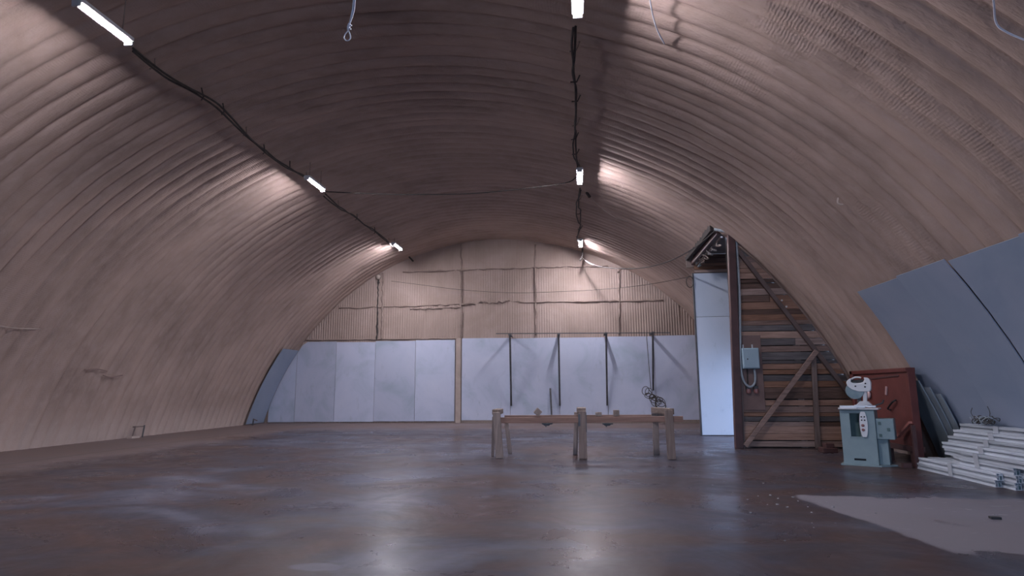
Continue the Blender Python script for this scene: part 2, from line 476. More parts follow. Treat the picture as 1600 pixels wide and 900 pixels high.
# cracks in the foam low on the left side, a pale overspray ridge, a slit and scuffs on the right-hand sheets, a loose hook
def vault_line(name, pts, radius, mat):
    return mk(name, tube(splined([arch_pt(*p) for p in pts], 4), radius, 5), mat, vault)
vault_line('foam_crack', [(153.2, 12.45, .03), (153.0, 12.75, .03), (153.3, 13.1, .03)], .010, 'plywood')
vault_line('foam_crack', [(154.0, 13.05, .03), (154.25, 13.3, .03), (153.9, 13.65, .03)], .010, 'plywood')
vault_line('foam_ridge', [(147.8, 9.7, .03), (147.95, 10.2, .035), (147.75, 10.8, .02)], .007, 'foam_post')
vault_line('sheet_slit', [(28.7, 8.50, .074), (28.9, 8.30, .074), (28.85, 8.08, .074)], .009, 'steel')
vault_line('sheet_slit', [(24.2, 8.30, .074), (24.5, 8.0, .076), (24.1, 7.82, .074)], .006, 'steel')
vault_line('hook', [(42.9, 8.62, .02), (42.6, 8.60, .09), (42.2, 8.58, .07)], .014, 'foam_post')

# wall behind the viewpoint with its open gate
def end_wall(y):
    pts = [arch_pt(d, y, -0.06) for d in range(14, 167, 4)]
    gx0, gx1 = -0.5 - GATE_W / 2, -0.5 + GATE_W / 2
    parts = []
    xs = [p[0] for p in pts]
    cols = [min(xs)] + [gx0, gx1] + [max(xs)]
    n = 40; V, F = [], []
    X = sorted(set([-11.7 + i * (5.9 + 11.7) / n for i in range(n + 1)] + [gx0, gx1]))
    for x in X:
        zt = max(0.02, arch_z(x, -0.05) if -11.66 < x < 5.7 else 0.02)
        z0 = GATE_H if gx0 <= x <= gx1 else 0.0
        V += [(x, y, z0), (x, y, max(zt, z0 + .01)), (x, y - 0.1, z0), (x, y - 0.1, max(zt, z0 + .01))]
    for i in range(len(X) - 1):
        a, b = 4 * i, 4 * i + 4
        x0, x1 = X[i], X[i + 1]
        if x1 <= gx0 or x0 >= gx1:
            if x1 == gx0: V[b:b + 4] = V[b:b + 4]
        F += [(a, b, b + 1, a + 1), (a + 2, a + 3, b + 3, b + 2), (a, a + 2, b + 2, b), (a + 1, b + 1, b + 3, a + 3)]
    return structure(mk('wall_front', (V, F), 'backfoam', origin=(0, y, 0)))
end_wall(Y_FRONT)
structure(mk('trim_1', join(box(-0.5 - GATE_W/2 - .02, -0.5 - GATE_W/2 + .14, Y_FRONT - .12, Y_FRONT + .06, 0, GATE_H),
      box(-0.5 + GATE_W/2 - .14, -0.5 + GATE_W/2 + .02, Y_FRONT - .12, Y_FRONT + .06, 0, GATE_H),
      box(-0.5 - GATE_W/2, -0.5 + GATE_W/2, Y_FRONT - .12, Y_FRONT + .06, GATE_H - .14, GATE_H + .02)), 'brown_steel'))

# ------------------------------------------------------------------ back wall
def back_wall():
    y = Y_BACK; p = 0.088; sub = 4
    nx = int((5.62 + 11.58) / (p / sub)); V, F = [], []
    zs = [0.0, 2.6, 3.0, 4.15, 4.25, 5.3, 5.46, 5.52]
    for i in range(nx + 1):
        x = -11.58 + i * p / sub
        top = max(0.05, arch_z(x, -0.045) if x > CX else CZ + math.sqrt(max(0.01, (RAD + .045) ** 2 - (x - CX) ** 2)))
        a = math.sin(2 * math.pi * i / sub + 0.4)
        for k, z in enumerate(zs + [99]):
            zz = min(z, top)
            am = 0.016 if z < 5.4 else 0.002
            if z in (4.15, 4.25): am = 0.006
            am *= 0.45 + 0.9 * max(0, noise.noise((x * 0.5, z * 0.9, 3.0)) + 0.45)
            pr = 0.05 * smooth((z - 5.42) / 0.08)
            V.append((x, y - a * am - pr + noise.noise((x * 1.2, zz * 1.2, 9)) * 0.012, zz))
    K = len(zs) + 1
    for i in range(nx):
        for k in range(K - 1):
            F.append((i*K+k, (i+1)*K+k, (i+1)*K+k+1, i*K+k+1))
    return structure(mk('wall_back', (V, F), 'backfoam', origin=(0, y, 0), smooth_=True))
wall_back = back_wall()
structure(mk('wall_outer', box(-12.2, 6.2, Y_BACK + 0.12, Y_BACK + 0.2, -0.1, 6.9), 'backfoam'))
def lz(x): return CZ + math.sqrt(max(0.0, (RAD - 0.06) ** 2 - (x - CX) ** 2))
def rz(x): return arch_z(x, 0.06) if x > CX else lz(x)
edges_l = [-11.42, -10.42, -8.93, -7.45, -5.95, -4.50]
for i in range(5):
    x0, x1 = edges_l[i] + 0.006, edges_l[i + 1] - 0.006
    top = 2.93 + random.uniform(-0.02, 0.02); zb = 0.05 + random.uniform(-0.02, 0.02)
    yp = Y_BACK - 0.055 - random.uniform(0, 0.012); tilt = random.uniform(-0.015, 0.015)
    xs = [x0 + (x1 - x0) * k / 8 for k in range(9)]
    poly = [(x, yp, min(top + tilt * (x - x0), lz(x) if x > -11.5 else 0.1)) for x in xs]
    poly = [(x1, yp, zb), (x0, yp, zb)] + poly
    mk('panel', prism(poly, (0, 0.02, 0)), 'sheet', wall_back)
edges_r = [-4.255, -2.52, -0.79, 0.865, 2.49, 3.95, 5.35]
for i in range(6):
    x0, x1 = edges_r[i] + 0.006, edges_r[i + 1] - 0.006
    top = 2.96 + random.uniform(-0.02, 0.02); zb = 0.12 + random.uniform(-0.02, 0.02)
    yp = Y_BACK - 0.055 - random.uniform(0, 0.012); tilt = random.uniform(-0.012, 0.012)
    xs = [x0 + (x1 - x0) * k / 8 for k in range(9)]
    poly = [(x1, yp, zb), (x0, yp, zb)] + [(x, yp, min(top + tilt * (x - x0), rz(x))) for x in xs]
    mk('panel', prism(poly, (0, 0.02, 0)), 'sheet', wall_back)
mk('sill_board', box(-4.2, 5.3, Y_BACK - 0.06, Y_BACK - 0.02, 0.0, 0.11), 'timber_y', wall_back)
o = mk('foam_post', box(-4.47, -4.28, Y_BACK - 0.10, Y_BACK - 0.03, 0.0, 2.98), 'foam_post', wall_back, bevel=0.015)
def seam(p0, p1, r, mat='seam', n=24, wob=0.02):
    pts = catenary(p0, p1, 0, n, wob)
    rs = [r * random.uniform(0.6, 1.4) for _ in pts]
    return mk('foam_seam', tube(pts, rs, 6), mat, wall_back, smooth_=True)
yb = Y_BACK - 0.02
seam((-7.42, yb, 2.98), (-7.44, yb, 5.30), 0.030, 'darkgap')
seam((-7.24, yb, 2.98), (-7.27, yb, 5.45), 0.035)
seam((-4.28, yb, 2.95), (-4.31, yb - .04, 6.45), 0.038)
seam((-1.60, yb, 3.05), (-1.57, yb - .04, 6.35), 0.030)
seam((1.33, yb, 3.05), (1.40, yb, 5.25), 0.030)
seam((1.33, yb, 5.22), (1.46, yb, 5.36), 0.022)
seam((-6.5, yb - .03, 5.47), (-1.7, yb - .03, 5.50), 0.026, wob=0.03)
seam((-1.7, yb - .03, 5.50), (1.0, yb - .03, 5.48), 0.022, wob=0.02)
seam((-8.9, yb, 4.17), (-4.3, yb, 4.22), 0.024, wob=0.03)
seam((-6.2, yb, 4.08), (-4.3, yb, 4.10), 0.018, wob=0.03)
seam((-4.3, yb, 4.22), (-2.2, yb, 4.30), 0.030, wob=0.05)
seam((-2.2, yb, 4.25), (2.9, yb, 4.20), 0.018, wob=0.02)
seam((-10.2, yb, 3.0), (-4.4, yb, 2.99), 0.022, wob=0.015)
mk('foam_knob', lathe([(0.02, 0.0), (0.09, 0.02), (0.10, 0.08), (0.05, 0.13), (0.01, 0.14)], 10, 'y', (-7.42, Y_BACK - 0.13, 5.30)), 'foam_post', wall_back, smooth_=True)
mk('dark_hole', lathe([(0.015, 0.0), (0.05, 0.01), (0.05, 0.04), (0.01, 0.05)], 10, 'y', (-7.42, Y_BACK - 0.07, 5.10)), 'darkgap', wall_back)

# ------------------------------------------------------------------ plank partition on the right and the vestibule behind it
YP = 12.92
part = structure(mk('wall_partition', join(box(3.16, 3.30, YP + .07, YP + .12, 0, 4.2), box(4.3, 4.42, YP + .07, YP + .12, 0, 3.1)), 'timber_v', origin=(3.2, YP, 0)))
z = 0.02; row = 0
while z < 4.22:
    h = random.choice((0.075, 0.10, 0.12, 0.13, 0.14, 0.16))
    z1 = min(z + h, 4.24); gap = random.choice((0.004, 0.006, 0.012, 0.018))
    xa0, xa1 = arch_x(z + 0.0, -0.01), arch_x(z1, -0.01)
    x0 = 3.14
    cuts = [x0]
    if 0.75 < z < 2.2: cuts[0] = 3.14
    if row % 7 == 3 and xa1 - x0 > 1.0: cuts.append(x0 + random.uniform(0.45, 0.75) * (xa1 - x0))
    cuts.append(None)
    for c in range(len(cuts) - 1):
        xl = cuts[c]; last = cuts[c + 1] is None
        xr0, xr1 = (xa0, xa1) if last else (cuts[c + 1] - .008,) * 2
        if xr1 - xl < 0.06: continue
        y0 = YP + random.uniform(0.0, 0.03)
        j = [random.uniform(-0.008, 0.008) for _ in range(4)]
        zt = z1 - gap
        poly = [(xl, y0, z + j[0]), (xr0, y0, z + j[1]), (xr1, y0, zt + j[2]), (xl, y0, zt + j[3])]
        mt = random.choices(('plank', 'plank_warm', 'plank_grey'), (5, 4 if z > 2 else 2.2, 1.5))[0]
        mk('plank', prism(poly, (0, 0.032, 0)), mt, part, bevel=0.003)
    z = z1; row += 1
mk('backing_sheet', prism([(3.1, YP + .13, 0), (6.5, YP + .13, 0), (6.5, YP + .13, 4.62), (3.1, YP + .13, 4.62)], (0, 0.02, 0)), 'darkgap', part)
mk('post', bar((3.05, YP - .10, 0.0), (3.165, YP - .10, 4.36), 0.15, 0.13, (0, 1, 0)), 'redbrown', part, bevel=0.008)
mk('post_edge', bar((3.15, YP - .06, 0.0), (3.268, YP - .06, 4.30), 0.035, 0.08, (0, 1, 0)), 'brown_steel', part)
mk('brace', bar((3.24, YP - .09, 4.08), (5.50, YP - .09, 0.62), 0.085, 0.06, (0, 1, 0)), 'brown_steel', part, bevel=0.005)
mk('brace', bar((4.66, YP - .14, 1.90), (3.16, YP - .14, 0.05), 0.095, 0.05, (0, 1, 0)), 'plank', part, bevel=0.005)
mk('upright', bar((4.56, YP - .05, 0.0), (4.62, YP - .05, 1.84), 0.095, 0.05, (0, 1, 0)), 'timber_v', part, bevel=0.005)
mk('bolt', lathe([(0.018, 0), (0.02, 0.012), (0.008, 0.02)], 10, 'y', (4.07, YP - .15, 2.93)), 'whitemetal', part)
mk('bolt', lathe([(0.018, 0), (0.02, 0.012), (0.008, 0.02)], 10, 'y', (4.15, YP - .15, 2.80)), 'whitemetal', part)
mk('board', box(3.19, 3.63, YP - .035, YP - .01, 0.74, 2.24), 'plywood', part, bevel=0.004)
# head of the post: pipe, plate, spike
mk('pipe', tube([(2.83, YP - .12, 4.47), (3.10, YP - .12, 4.40), (3.24, YP - .12, 4.30), (3.27, YP - .10, 4.1)], 0.028, 8), 'hose', part, smooth_=True)
mk('plate', prism([(3.24, YP - .04, 4.36), (3.50, YP - .04, 4.30), (3.50, YP - .04, 4.12), (3.34, YP - .04, 4.12), (3.24, YP - .04, 4.22)], (0, .03, 0)), 'hose', part)
mk('spike', bar((2.99, YP - .1, 4.40), (2.985, YP - .1, 4.70), 0.035, 0.03), 'steel', part)

# vestibule: lit bluish sheets across its far side, planks above, cut edge beam, roof, outer wall with a doorway
YV = 16.05
vest = structure(mk('wall_vestibule', box(2.99, 6.5, YV + .03, YV + .09, 0.0, 4.6), 'plank_grey', origin=(3, YV, 0)))
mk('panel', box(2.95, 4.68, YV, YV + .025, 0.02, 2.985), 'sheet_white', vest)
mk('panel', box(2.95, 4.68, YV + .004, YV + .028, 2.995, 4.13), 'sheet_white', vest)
mk('edge_strip', box(2.925, 2.955, YV - .01, YV + .10, 0.0, 4.14), 'steel', vest)
z = 4.15
while z < 4.95:
    h = random.uniform(0.07, 0.12)
    mk('plank', box(2.98, 4.4, YV - random.uniform(0, .03), YV + .025, z, z + h - 0.012), random.choice(('plank_warm', 'plank', 'plank_warm')), vest)
    z += h
mk('header_beam', bar((2.96, 13.0, 4.47), (2.96, 16.1, 4.44), 0.09, 0.15), 'redbrown', vest, bevel=0.006)
mk('batten', bar((3.04, 13.1, 4.37), (3.04, 16.0, 4.34), 0.05, 0.03), 'timber_v', vest)
for k in range(6):
    y0 = 13.4 + 0.45 * k
    pts = [(3.02 + 0.05 * math.sin(t * 2.1 + k), y0 + 0.12 * math.cos(t), 4.34 - 0.03 * t + 0.05 * math.sin(t * 1.7)) for t in [i * 0.6 for i in range(9)]]
    mk('foam_curl', tube(pts, 0.016, 6), random.choice(('greyboard', 'seam', 'plank_grey')), vest, smooth_=True)
mk('fascia', box(2.79, 2.86, 13.0, 16.2, 4.49, 4.72), 'darkgap', vest)
mk('fascia', box(2.80, 3.1, 16.09, 16.16, 4.3, 4.70), 'seam', vest)
structure(mk('ceiling_vestibule', box(2.86, 4.9, 13.06, 16.2, 4.64, 4.70), 'plank_grey'))
structure(mk('wall_vestibule_outer', join(box(4.7, 4.8, 13.08, 13.45, -0.1, 4.62), box(4.7, 4.8, 16.02, 16.2, -0.1, 4.62), box(4.7, 4.8, 13.45, 16.02, 2.12, 4.62)), 'plank_grey'))
structure(mk('floor_vestibule', box(5.4, 6.75, 13.0, 16.2, -0.118, -0.002), 'floor', origin=(0, 0, 0)))

# ------------------------------------------------------------------ switch box with hose and sockets on the partition
t = thing('switch_box', 'blue-grey steel electrical box mounted on the plank partition', 'electrical box', (3.39, YP - .1, 1.55))
mk('box_body', box(3.21, 3.535, YP - .20, YP - .038, 1.56, 1.97), 'boxblue', t, bevel=0.008)
d = mk('box_door', box(3.225, 3.52, YP - .215, YP - .199, 1.575, 1.955), 'boxblue', t, bevel=0.004)
mk('latch', lathe([(0.012, 0.0), (0.014, -0.012), (0.006, -0.018)], 8, 'y', (3.30, YP - .214, 1.75)), 'black', d)
for sx in (3.27, 3.45): mk('lug', box(sx - .012, sx + .012, YP - .06, YP - .04, 1.97, 2.05), 'whitemetal', t)
t = thing('socket_hose', 'grey corrugated hose looping under the electrical box', 'hose', (3.3, YP - .1, 1.3))
pts = [(3.265, YP - .11, 4.2), (3.26, YP - .12, 3.2), (3.215, YP - .13, 2.3), (3.18, YP - .13, 1.75), (3.19, YP - .13, 1.45), (3.24, YP - .13, 1.28), (3.33, YP - .13, 1.20), (3.42, YP - .13, 1.26), (3.45, YP - .12, 1.40), (3.44, YP - .12, 1.55)]
sp = splined(pts, 10)
mk('hose', tube(sp, [0.022 + (0.0035 if i % 2 else 0) for i in range(len(sp))], 8), 'hose', t, smooth_=True)
for sx, nm in ((3.31, 'black wall socket under the electrical box, left one of two'), (3.46, 'black wall socket under the electrical box, right one of two')):
    s = thing('wall_socket', nm, 'socket', (sx, YP - .08, 1.1), 'sockets under the electrical box')
    mk('socket_body', box(sx - .045, sx + .045, YP - .10, YP - .036, 1.12, 1.22), 'steel', s, bevel=0.006)
    mk('socket_cup', lathe([(0.045, 0.0), (0.05, -0.06), (0.042, -0.09), (0.03, -0.092)], 12, 'z', (sx, YP - .085, 1.16)), 'button_red', s)
    mk('feed_wire', tube([(sx, YP - .07, 1.22), (sx + .005, YP - .06, 1.4), (sx + .01, YP - .07, 1.555)], 0.012, 6), 'cable', s)

# ------------------------------------------------------------------ lamps
def lamp(y, side, label, drop=0.28):
    a = 110.75 if side < 0 else 69.95
    q = Vector(arch_pt(a, y)); L = 0.41
    zc = q.z - drop; k = (zc - EYE[2]) / (q.z - EYE[2]); x, y = q.x * k, y * k
    top = Vector((x, y, CZ + math.sqrt(RAD ** 2 - (x - CX) ** 2)))
    t = thing('tube_light', label, 'light', (x, y, zc), 'tube lights along the vault')
    mk('housing', box(x - .075, x + .075, y - L, y + L, zc, zc + .05), 'housing', t, bevel=0.006)
    prof = [(x + 0.046 * math.cos(math.pi * k / 8), zc + .004 - 0.024 * math.sin(math.pi * k / 8)) for k in range(9)]
    mk('diffuser', prism([(px, y - L + .02, pz) for px, pz in prof], (0, 2 * L - .04, 0)), 'lamp', t)
    for s in (-1, 1):
        mk('hanger', bar((x, y + s * (L - .12), zc + .05), (x, y + s * (L - .12), top.z + .02), 0.012, 0.012), 'seam', t)
        mk('end_cap', box(x - .052, x + .052, y + s * L - .012, y + s * L + .012, zc - .048, zc + .052), 'housing', t)
lamp(6.72, -1, 'long glowing tube light at the upper left, the nearest of the left row', 0.40)
lamp(13.2, -1, 'glowing tube light of the left row, second from the viewer')
lamp(19.7, -1, 'small glowing tube light of the left row nearest the back wall', 0.13)
lamp(6.92, 1, 'glowing tube light at the top edge, the nearest of the right row', 0.40)
lamp(13.62, 1, 'glowing tube light of the right row where the sagging cross cable ends')
lamp(20.25, 1, 'glowing tube light of the right row nearest the back wall', 0.08)

# cable runs: twisted cables tied under the foam from lamp to lamp
def cable_run(a, y0, y1, label, ties, seed):
    random.seed(seed)
    t = thing('lighting_cable', label, 'cable', arch_pt(a, y0, 0.07))
    for k in range(2):
        pts = []; n = int((y1 - y0) / 0.35)
        for i in range(n + 1):
            y = y0 + (y1 - y0) * i / n
            da = 1.3 * noise.noise((y * 0.5, k * 0.25, seed)) + random.uniform(-.10, .10) + k * 0.14
            pts.append(arch_pt(a + da, y, 0.075 + 0.10 * abs(math.sin(i * 0.62 + k * .4)) + random.uniform(0, .015)))
        mk('cable', tube(splined(pts, 3), 0.018, 5), 'cable', t, smooth_=True)
    for i in range(ties):
        y = y0 + (y1 - y0) * (i + 0.6) / ties + random.uniform(-.15, .15)
        da = 1.3 * noise.noise((y * 0.5, 0.12, seed))
        p, q = Vector(arch_pt(a + da - .25, y, 0.02)), Vector(arch_pt(a + da + .35, y + random.uniform(-.06, .06), 0.19))
        mk('cable_tie', tube([p, (p + q) / 2 + Vector((.02, .03, -.04)), q], 0.011, 5), 'cable' if i % 3 else 'seam', t)
cable_run(110.3, 7.2, 12.75, 'dark tied cable between the two nearest lights of the left row', 7, 3)
cable_run(110.6, 13.7, 19.2, 'dark tied cable between the two farther lights of the left row', 4, 5)
cable_run(70.0, 7.5, 13.1, 'dark tied cable between the two nearest lights of the right row', 7, 8)
cable_run(69.8, 14.2, 19.6, 'dark tied cable between the two farther lights of the right row', 4, 11)
random.seed(21)
tag(mk('cross_cable', tube(splined([(-6.12, 13.45, 5.90), (-5.2, 13.4, 5.80), (-4.5, 13.35, 5.73), (-3.4, 13.3, 5.66), (-2.38, 13.3, 5.64), (-1.2, 13.4, 5.74), (-.28, 13.55, 5.88), (-0.03, 13.6, 6.02)], 5), 0.014, 5), 'cable', smooth_=True),
    'long dark cable sagging across the vault between the two lamp rows', 'cable')
t = thing('feed_cable', 'cable hanging in a long curve from the last right light to the partition post', 'cable', (.11, 20.8, 5.65))
pts = splined([(.10, 20.85, 5.80), (.10, 20.8, 5.66), (.40, 20.3, 5.32), (.9, 19.3, 4.98), (1.65, 17.9, 4.66), (2.2, 16.0, 4.42), (2.62, 14.3, 4.38), (2.88, YP, 4.47)], 6)
k = len(pts)
mk('cable', tube(pts[k // 3 - 1:], 0.014, 5), 'cable', t, smooth_=True)
mk('white_length', tube(pts[9:k // 3], 0.016, 5), 'whitecord', t, smooth_=True)['label'] = 'pale stretch of the cable'
mk('cable', tube(pts[:10], 0.015, 5), 'cable', t, smooth_=True)
mk('hook', tube([(.12, 20.85, 6.0), (.12, 20.85, 5.78), (.06, 20.83, 5.62), (.02, 20.83, 5.55)], 0.03, 6), 'cable', t, smooth_=True)
t = thing('thin_wire', 'thin wire strung across in front of the upper back wall to the blue sheet', 'wire', (-6.6, 21.2, 5.1))
mk('wire', tube(splined([(-6.9, 21.4, 5.12), (-5.8, 21.35, 4.95), (-4.3, 21.3, 4.72), (-2.5, 21.2, 4.55), (-1.0, 20.6, 4.45), (0.6, 19.6, 4.33), (1.9, 17.8, 4.15), (2.9, 16.1, 4.06)], 5), 0.008, 5), 'cable', t)
mk('coil', tube([(2.84 + .09 * math.cos(a), 15.98, 3.90 + .15 * math.sin(a)) for a in [i * math.pi / 8 for i in range(16)]], 0.011, 5, True), 'cable', t)
tag(mk('bracket_stub', bar(arch_pt(110.8, 21.15, 0.05), (-6.0, 21.1, 5.78), 0.05, 0.05), 'cable'),
    'small dark bracket stub under the vault past the last left light', 'bracket')
t = thing('wire_end', 'short loose wire hanging by the second right light', 'wire', (.2, 14.6, 5.9))
mk('clip', bar((.22, 14.6, 5.98), (.30, 14.7, 5.88), 0.05, 0.05), 'cable', t)
mk('wire', tube(splined([(.29, 14.68, 5.92), (.55, 15.0, 5.72), (.95, 15.3, 5.50), (1.25, 15.4, 5.42)], 4), 0.007, 5), 'foam_post', t)

# white cords from the vault
t = thing('hanging_cord', 'white cord hanging from the vault with a tied loop at its end', 'cord', (-2.06, 5.0, 4.42))
for s in (0, 1):
    mk('strand', tube(splined([(-2.03 + s * .02, 5.05, 6.5), (-2.045 + s * .02, 5.0, 5.4), (-2.05 + s * .015, 5.0, 4.81), (-2.06 + s * .014, 5.0, 4.68), (-2.083, 5.0, 4.555)], 6), 0.0075, 6), 'whitecord', t, smooth_=True)
mk('knot', tube([(-2.080, 5, 4.57), (-2.086, 5, 4.535), (-2.09, 5, 4.505)], [0.012, 0.016, 0.010], 8), 'whitecord', t)
mk('knot', tube([(-2.075, 5, 4.545), (-2.055, 4.995, 4.55)], 0.008, 6), 'whitecord', t)
mk('knot', tube([(-2.08, 5, 4.515), (-2.062, 4.995, 4.512)], 0.008, 6), 'whitecord', t)
lp = splined([(-2.09, 5, 4.50), (-2.118, 5, 4.465), (-2.126, 5, 4.43), (-2.108, 5, 4.403), (-2.085, 5, 4.40), (-2.066, 5, 4.42), (-2.07, 5, 4.46), (-2.085, 5, 4.495)], 5)
mk('loop', tube(lp, 0.006, 6), 'whitecord', t, smooth_=True)
tag(mk('pale_cord', tube(splined([arch_pt(64.8, 6.0, .06), arch_pt(63.9, 6.58, .10), arch_pt(63.1, 7.0, .10), arch_pt(62.2, 7.36, .055)], 6), 0.009, 6), 'whitecord', smooth_=True),
    'short pale cord lying along the vault right of the nearest right light', 'cord')
tag(mk('pale_cord', tube(splined([arch_pt(48.5, 4.3, .06), arch_pt(46.3, 4.6, .09), arch_pt(45.3, 4.76, .10), arch_pt(44.6, 4.78, .10), arch_pt(43.4, 4.74, .09), arch_pt(40, 4.6, .06)], 6), 0.008, 6), 'whitecord', smooth_=True),
    'bent pale cord on the vault at the top right corner', 'cord')

# ------------------------------------------------------------------ bracket frame on the back wall
t = thing('wall_rack', 'row of dark steel brackets with a top rail on the sheeted back wall', 'rack', (0, Y_BACK - .1, 0.6))
YR = 21.0
mk('rail', bar((-2.95, YR, 3.085), (3.0, YR, 3.02), 0.035, 0.03), 'steel', t)
for x in (-2.46, -0.77, 0.85, 2.42):
    mk('arm', bar((x, YR - .05, 3.04), (x - 0.02, Y_BACK - .05, 3.02), 0.10, 0.05), 'steel', t)
    zf = 0.60 if x < 2 else 1.10
    s = mk('strut', bar((x, YR, 3.04), (x - 0.02, Y_BACK - .09, zf), 0.06, 0.05, (0, 1, 0)), 'steel', t)
mk('hanging_wire', tube([(2.20, YR, 3.02), (2.24, YR, 2.0), (2.27, YR - .05, 1.15)], 0.012, 5), 'steel', t)
tag(mk('iron_rod', bar((-1.11, Y_BACK - .10, 1.19), (-1.06, Y_BACK - .30, 0.0), 0.05, 0.05), 'steel'),
    'dark iron rod leaning on the back wall sheets behind the workbench', 'rod')
t = thing('wire_tangle', 'tangled dark wire hanging on the right end of the bracket frame', 'wire', (2.35, 20.9, 0.8))
for k in range(13):
    kk = k * .5
    c = Vector((2.12 + 0.08 * kk + random.uniform(-.05, .05), 20.9 + random.uniform(-.06, .06), 1.08 - 0.08 * kk + random.uniform(-.05, .05))); r0 = random.uniform(.05, .13)
    ph = random.uniform(0, 6)
    mk('wire_loop', tube([c + Vector((r0 * math.cos(a + ph) * 1.3, .03 * math.sin(3 * a), r0 * math.sin(a + ph) + .05 * math.cos(a))) for a in [i * math.pi / 8 for i in range(16)]], 0.011, 5, True), 'cable', t)
mk('wire_tail', tube([(2.42, 20.9, .75), (2.40, 20.9, .55), (2.44, 20.9, .38), (2.40, 20.9, .2), (2.42, 20.9, 0.01)], 0.012, 5), 'cable', t)
mk('wire_tail', tube([(2.2, YR, 1.15), (2.3, 20.95, 1.0), (2.42, 20.9, .78)], 0.012, 5), 'cable', t)

# ------------------------------------------------------------------ workbench frame
t = thing('workbench', 'long narrow timber workbench frame of two beams on rough posts', 'workbench', (0, 10.9, 0))
mk('beam', bar((-1.52, 10.92, 0.640), (1.70, 10.92, 0.662), 0.05, 0.10), 'beam', t, bevel=0.004)
mk('beam', bar((-1.45, 11.45, 0.655), (1.45, 11.45, 0.665), 0.05, 0.10), 'beam', t, bevel=0.004)
YW = 10.83
def post(p0, p1, w, d=0.06, mat='timber_v'): return mk('leg', bar(p0, p1, w, d, (0, 1, 0)), mat, t, bevel=0.006)
post((-1.46, YW, 0), (-1.515, YW, 0.785), 0.13, 0.07)
post((-1.62, YW + .25, 0), (-1.60, YW + .25, 0.70), 0.05, 0.05)
post((-1.36, YW + .72, 0), (-1.43, YW + .66, 0.66), 0.075, 0.05)
post((-0.015, YW, 0), (-0.015, YW, 0.805), 0.135, 0.07)
post((-0.16, YW + .68, 0), (-0.12, YW + .66, 0.76), 0.085, 0.06)
post((1.47, YW, 0), (1.45, YW, 0.82), 0.135, 0.07)
post((1.30, YW + .72, 0), (1.30, YW + .66, 0.66), 0.11, 0.06)
mk('cap_block', box(-1.60, -1.47, YW + .05, YW + .60, 0.74, 0.83), 'timber_y', t, bevel=0.006)
mk('cap_block', box(-0.11, 0.05, YW + .05, YW + .62, 0.765, 0.85), 'timber_y', t, bevel=0.006)
mk('cap_block', bar((1.52, YW + .06, .79), (1.25, YW + .5, .80), 0.10, 0.10), 'timber_y', t, bevel=0.006)
mk('stretcher', bar((1.22, YW + .55, .71), (1.50, YW + .55, .71), 0.07, 0.06), 'timber_y', t)
mk('hinge', box(-0.085, -0.05, YW - .045, YW - .03, 0.55, 0.75), 'steel', t)
mk('hinge', box(0.045, 0.058, YW - .045, YW - .03, 0.45, 0.78), 'steel', t)
for x0, lab in ((-0.62, 'dark metal clamp under the bench beam, left of the middle post'), (0.43, 'dark metal clamp under the bench beam, right of the middle post')):
    c = thing('metal_clamp', lab, 'clamp', (x0, 10.92, 0.58), 'clamps under the bench beam')
    mk('clamp_bar', box(x0 - .10, x0 + .08, 10.88, 10.96, 0.572, 0.592), 'black', c)
    mk('clamp_foot', prism([(x0 - .09, 10.89, .572), (x0 + .05, 10.89, .572), (x0 + .02, 10.89, .548), (x0 - .05, 10.89, .545)], (0, .05, 0)), 'black', c)
    mk('clamp_screw', tube([(x0 - .03, 10.92, .55), (x0 - .035, 10.92, .525)], 0.008, 6), 'steel', c)
def block(w, d, h, loc, rot, label, mat='timber_y'):
    o = mk('wood_offcut', box(-w/2, w/2, -d/2, d/2, 0, h), mat, origin=(0, 0, 0), bevel=0.006)
    o.location = loc; o.rotation_euler = rot
    return tag(o, label, 'wood block', 'wooden offcuts on the workbench')
block(0.11, 0.16, 0.11, (-0.83, 10.94, 0.742), (0, 42 * R2D, 0.1), 'split wood block lying tilted on the beam, left half of the workbench')
block(0.10, 0.09, 0.07, (0.27, 10.95, 0.709), (0, 0, 0.1), 'low flat wood block on the beam just right of the middle post')
block(0.095, 0.10, 0.105, (0.575, 10.94, 0.711), (0, 0, 0.08), 'square wood block standing on the beam between middle and right posts')

# ------------------------------------------------------------------ grey-green saw machine
ang = -30 * R2D
t = thing('saw_machine', 'grey-green floor-standing saw machine with a pale head on top', 'machine', (4.215, 10.165, 0.0), None, ang)
mk('base_plate', prism([(-.27, -.05, .0), (.27, -.05, .0), (.54, .28, .0), (.46, .47, .0), (-.27, .46, .0)], (0, 0, .022)), 'mgreen', t)
# cabinet with a window opening and a slot in the front
W, D, H = 0.235, 0.40, 0.84
body = join(box(-W, -W + .13, 0, .012, .02, H), box(.10, W, 0, .012, .02, H), box(-W + .13, .10, 0, .012, .79, H),
            box(-W + .13, .10, 0, .012, .12, .43), box(-W + .13, -.09, 0, .012, .02, .12), box(.10 - .03, .10, 0, .012, .02, .12),
            box(-.09, .07, 0, .012, .02, .075), box(-.09, .07, 0, .012, .105, .12),
            box(-W, -W + .012, .012, D, .02, H), box(W - .012, W, .012, D, .02, H), box(-W, W, D, D + .012, .02, H), box(-W, W, 0, D, H - .012, H))
mk('cabinet', body, 'mgreen', t)
mk('inner_back', box(-.14, .13, .16, .17, .40, .80), 'mdark', t)
mk('inner_back', box(-.10, .08, .05, .06, .03, .11), 'black', t)
mk('window_frame', join(box(-W + .118, -W + .134, -.008, .002, .42, .80), box(-W + .118, .11, -.008, .002, .786, .80), box(-W + .118, .11, -.008, .002, .42, .432)), 'mgreen', t)
mk('inner_side', box(.03, .05, .02, .15, .43, .80), 'mgreen', t)
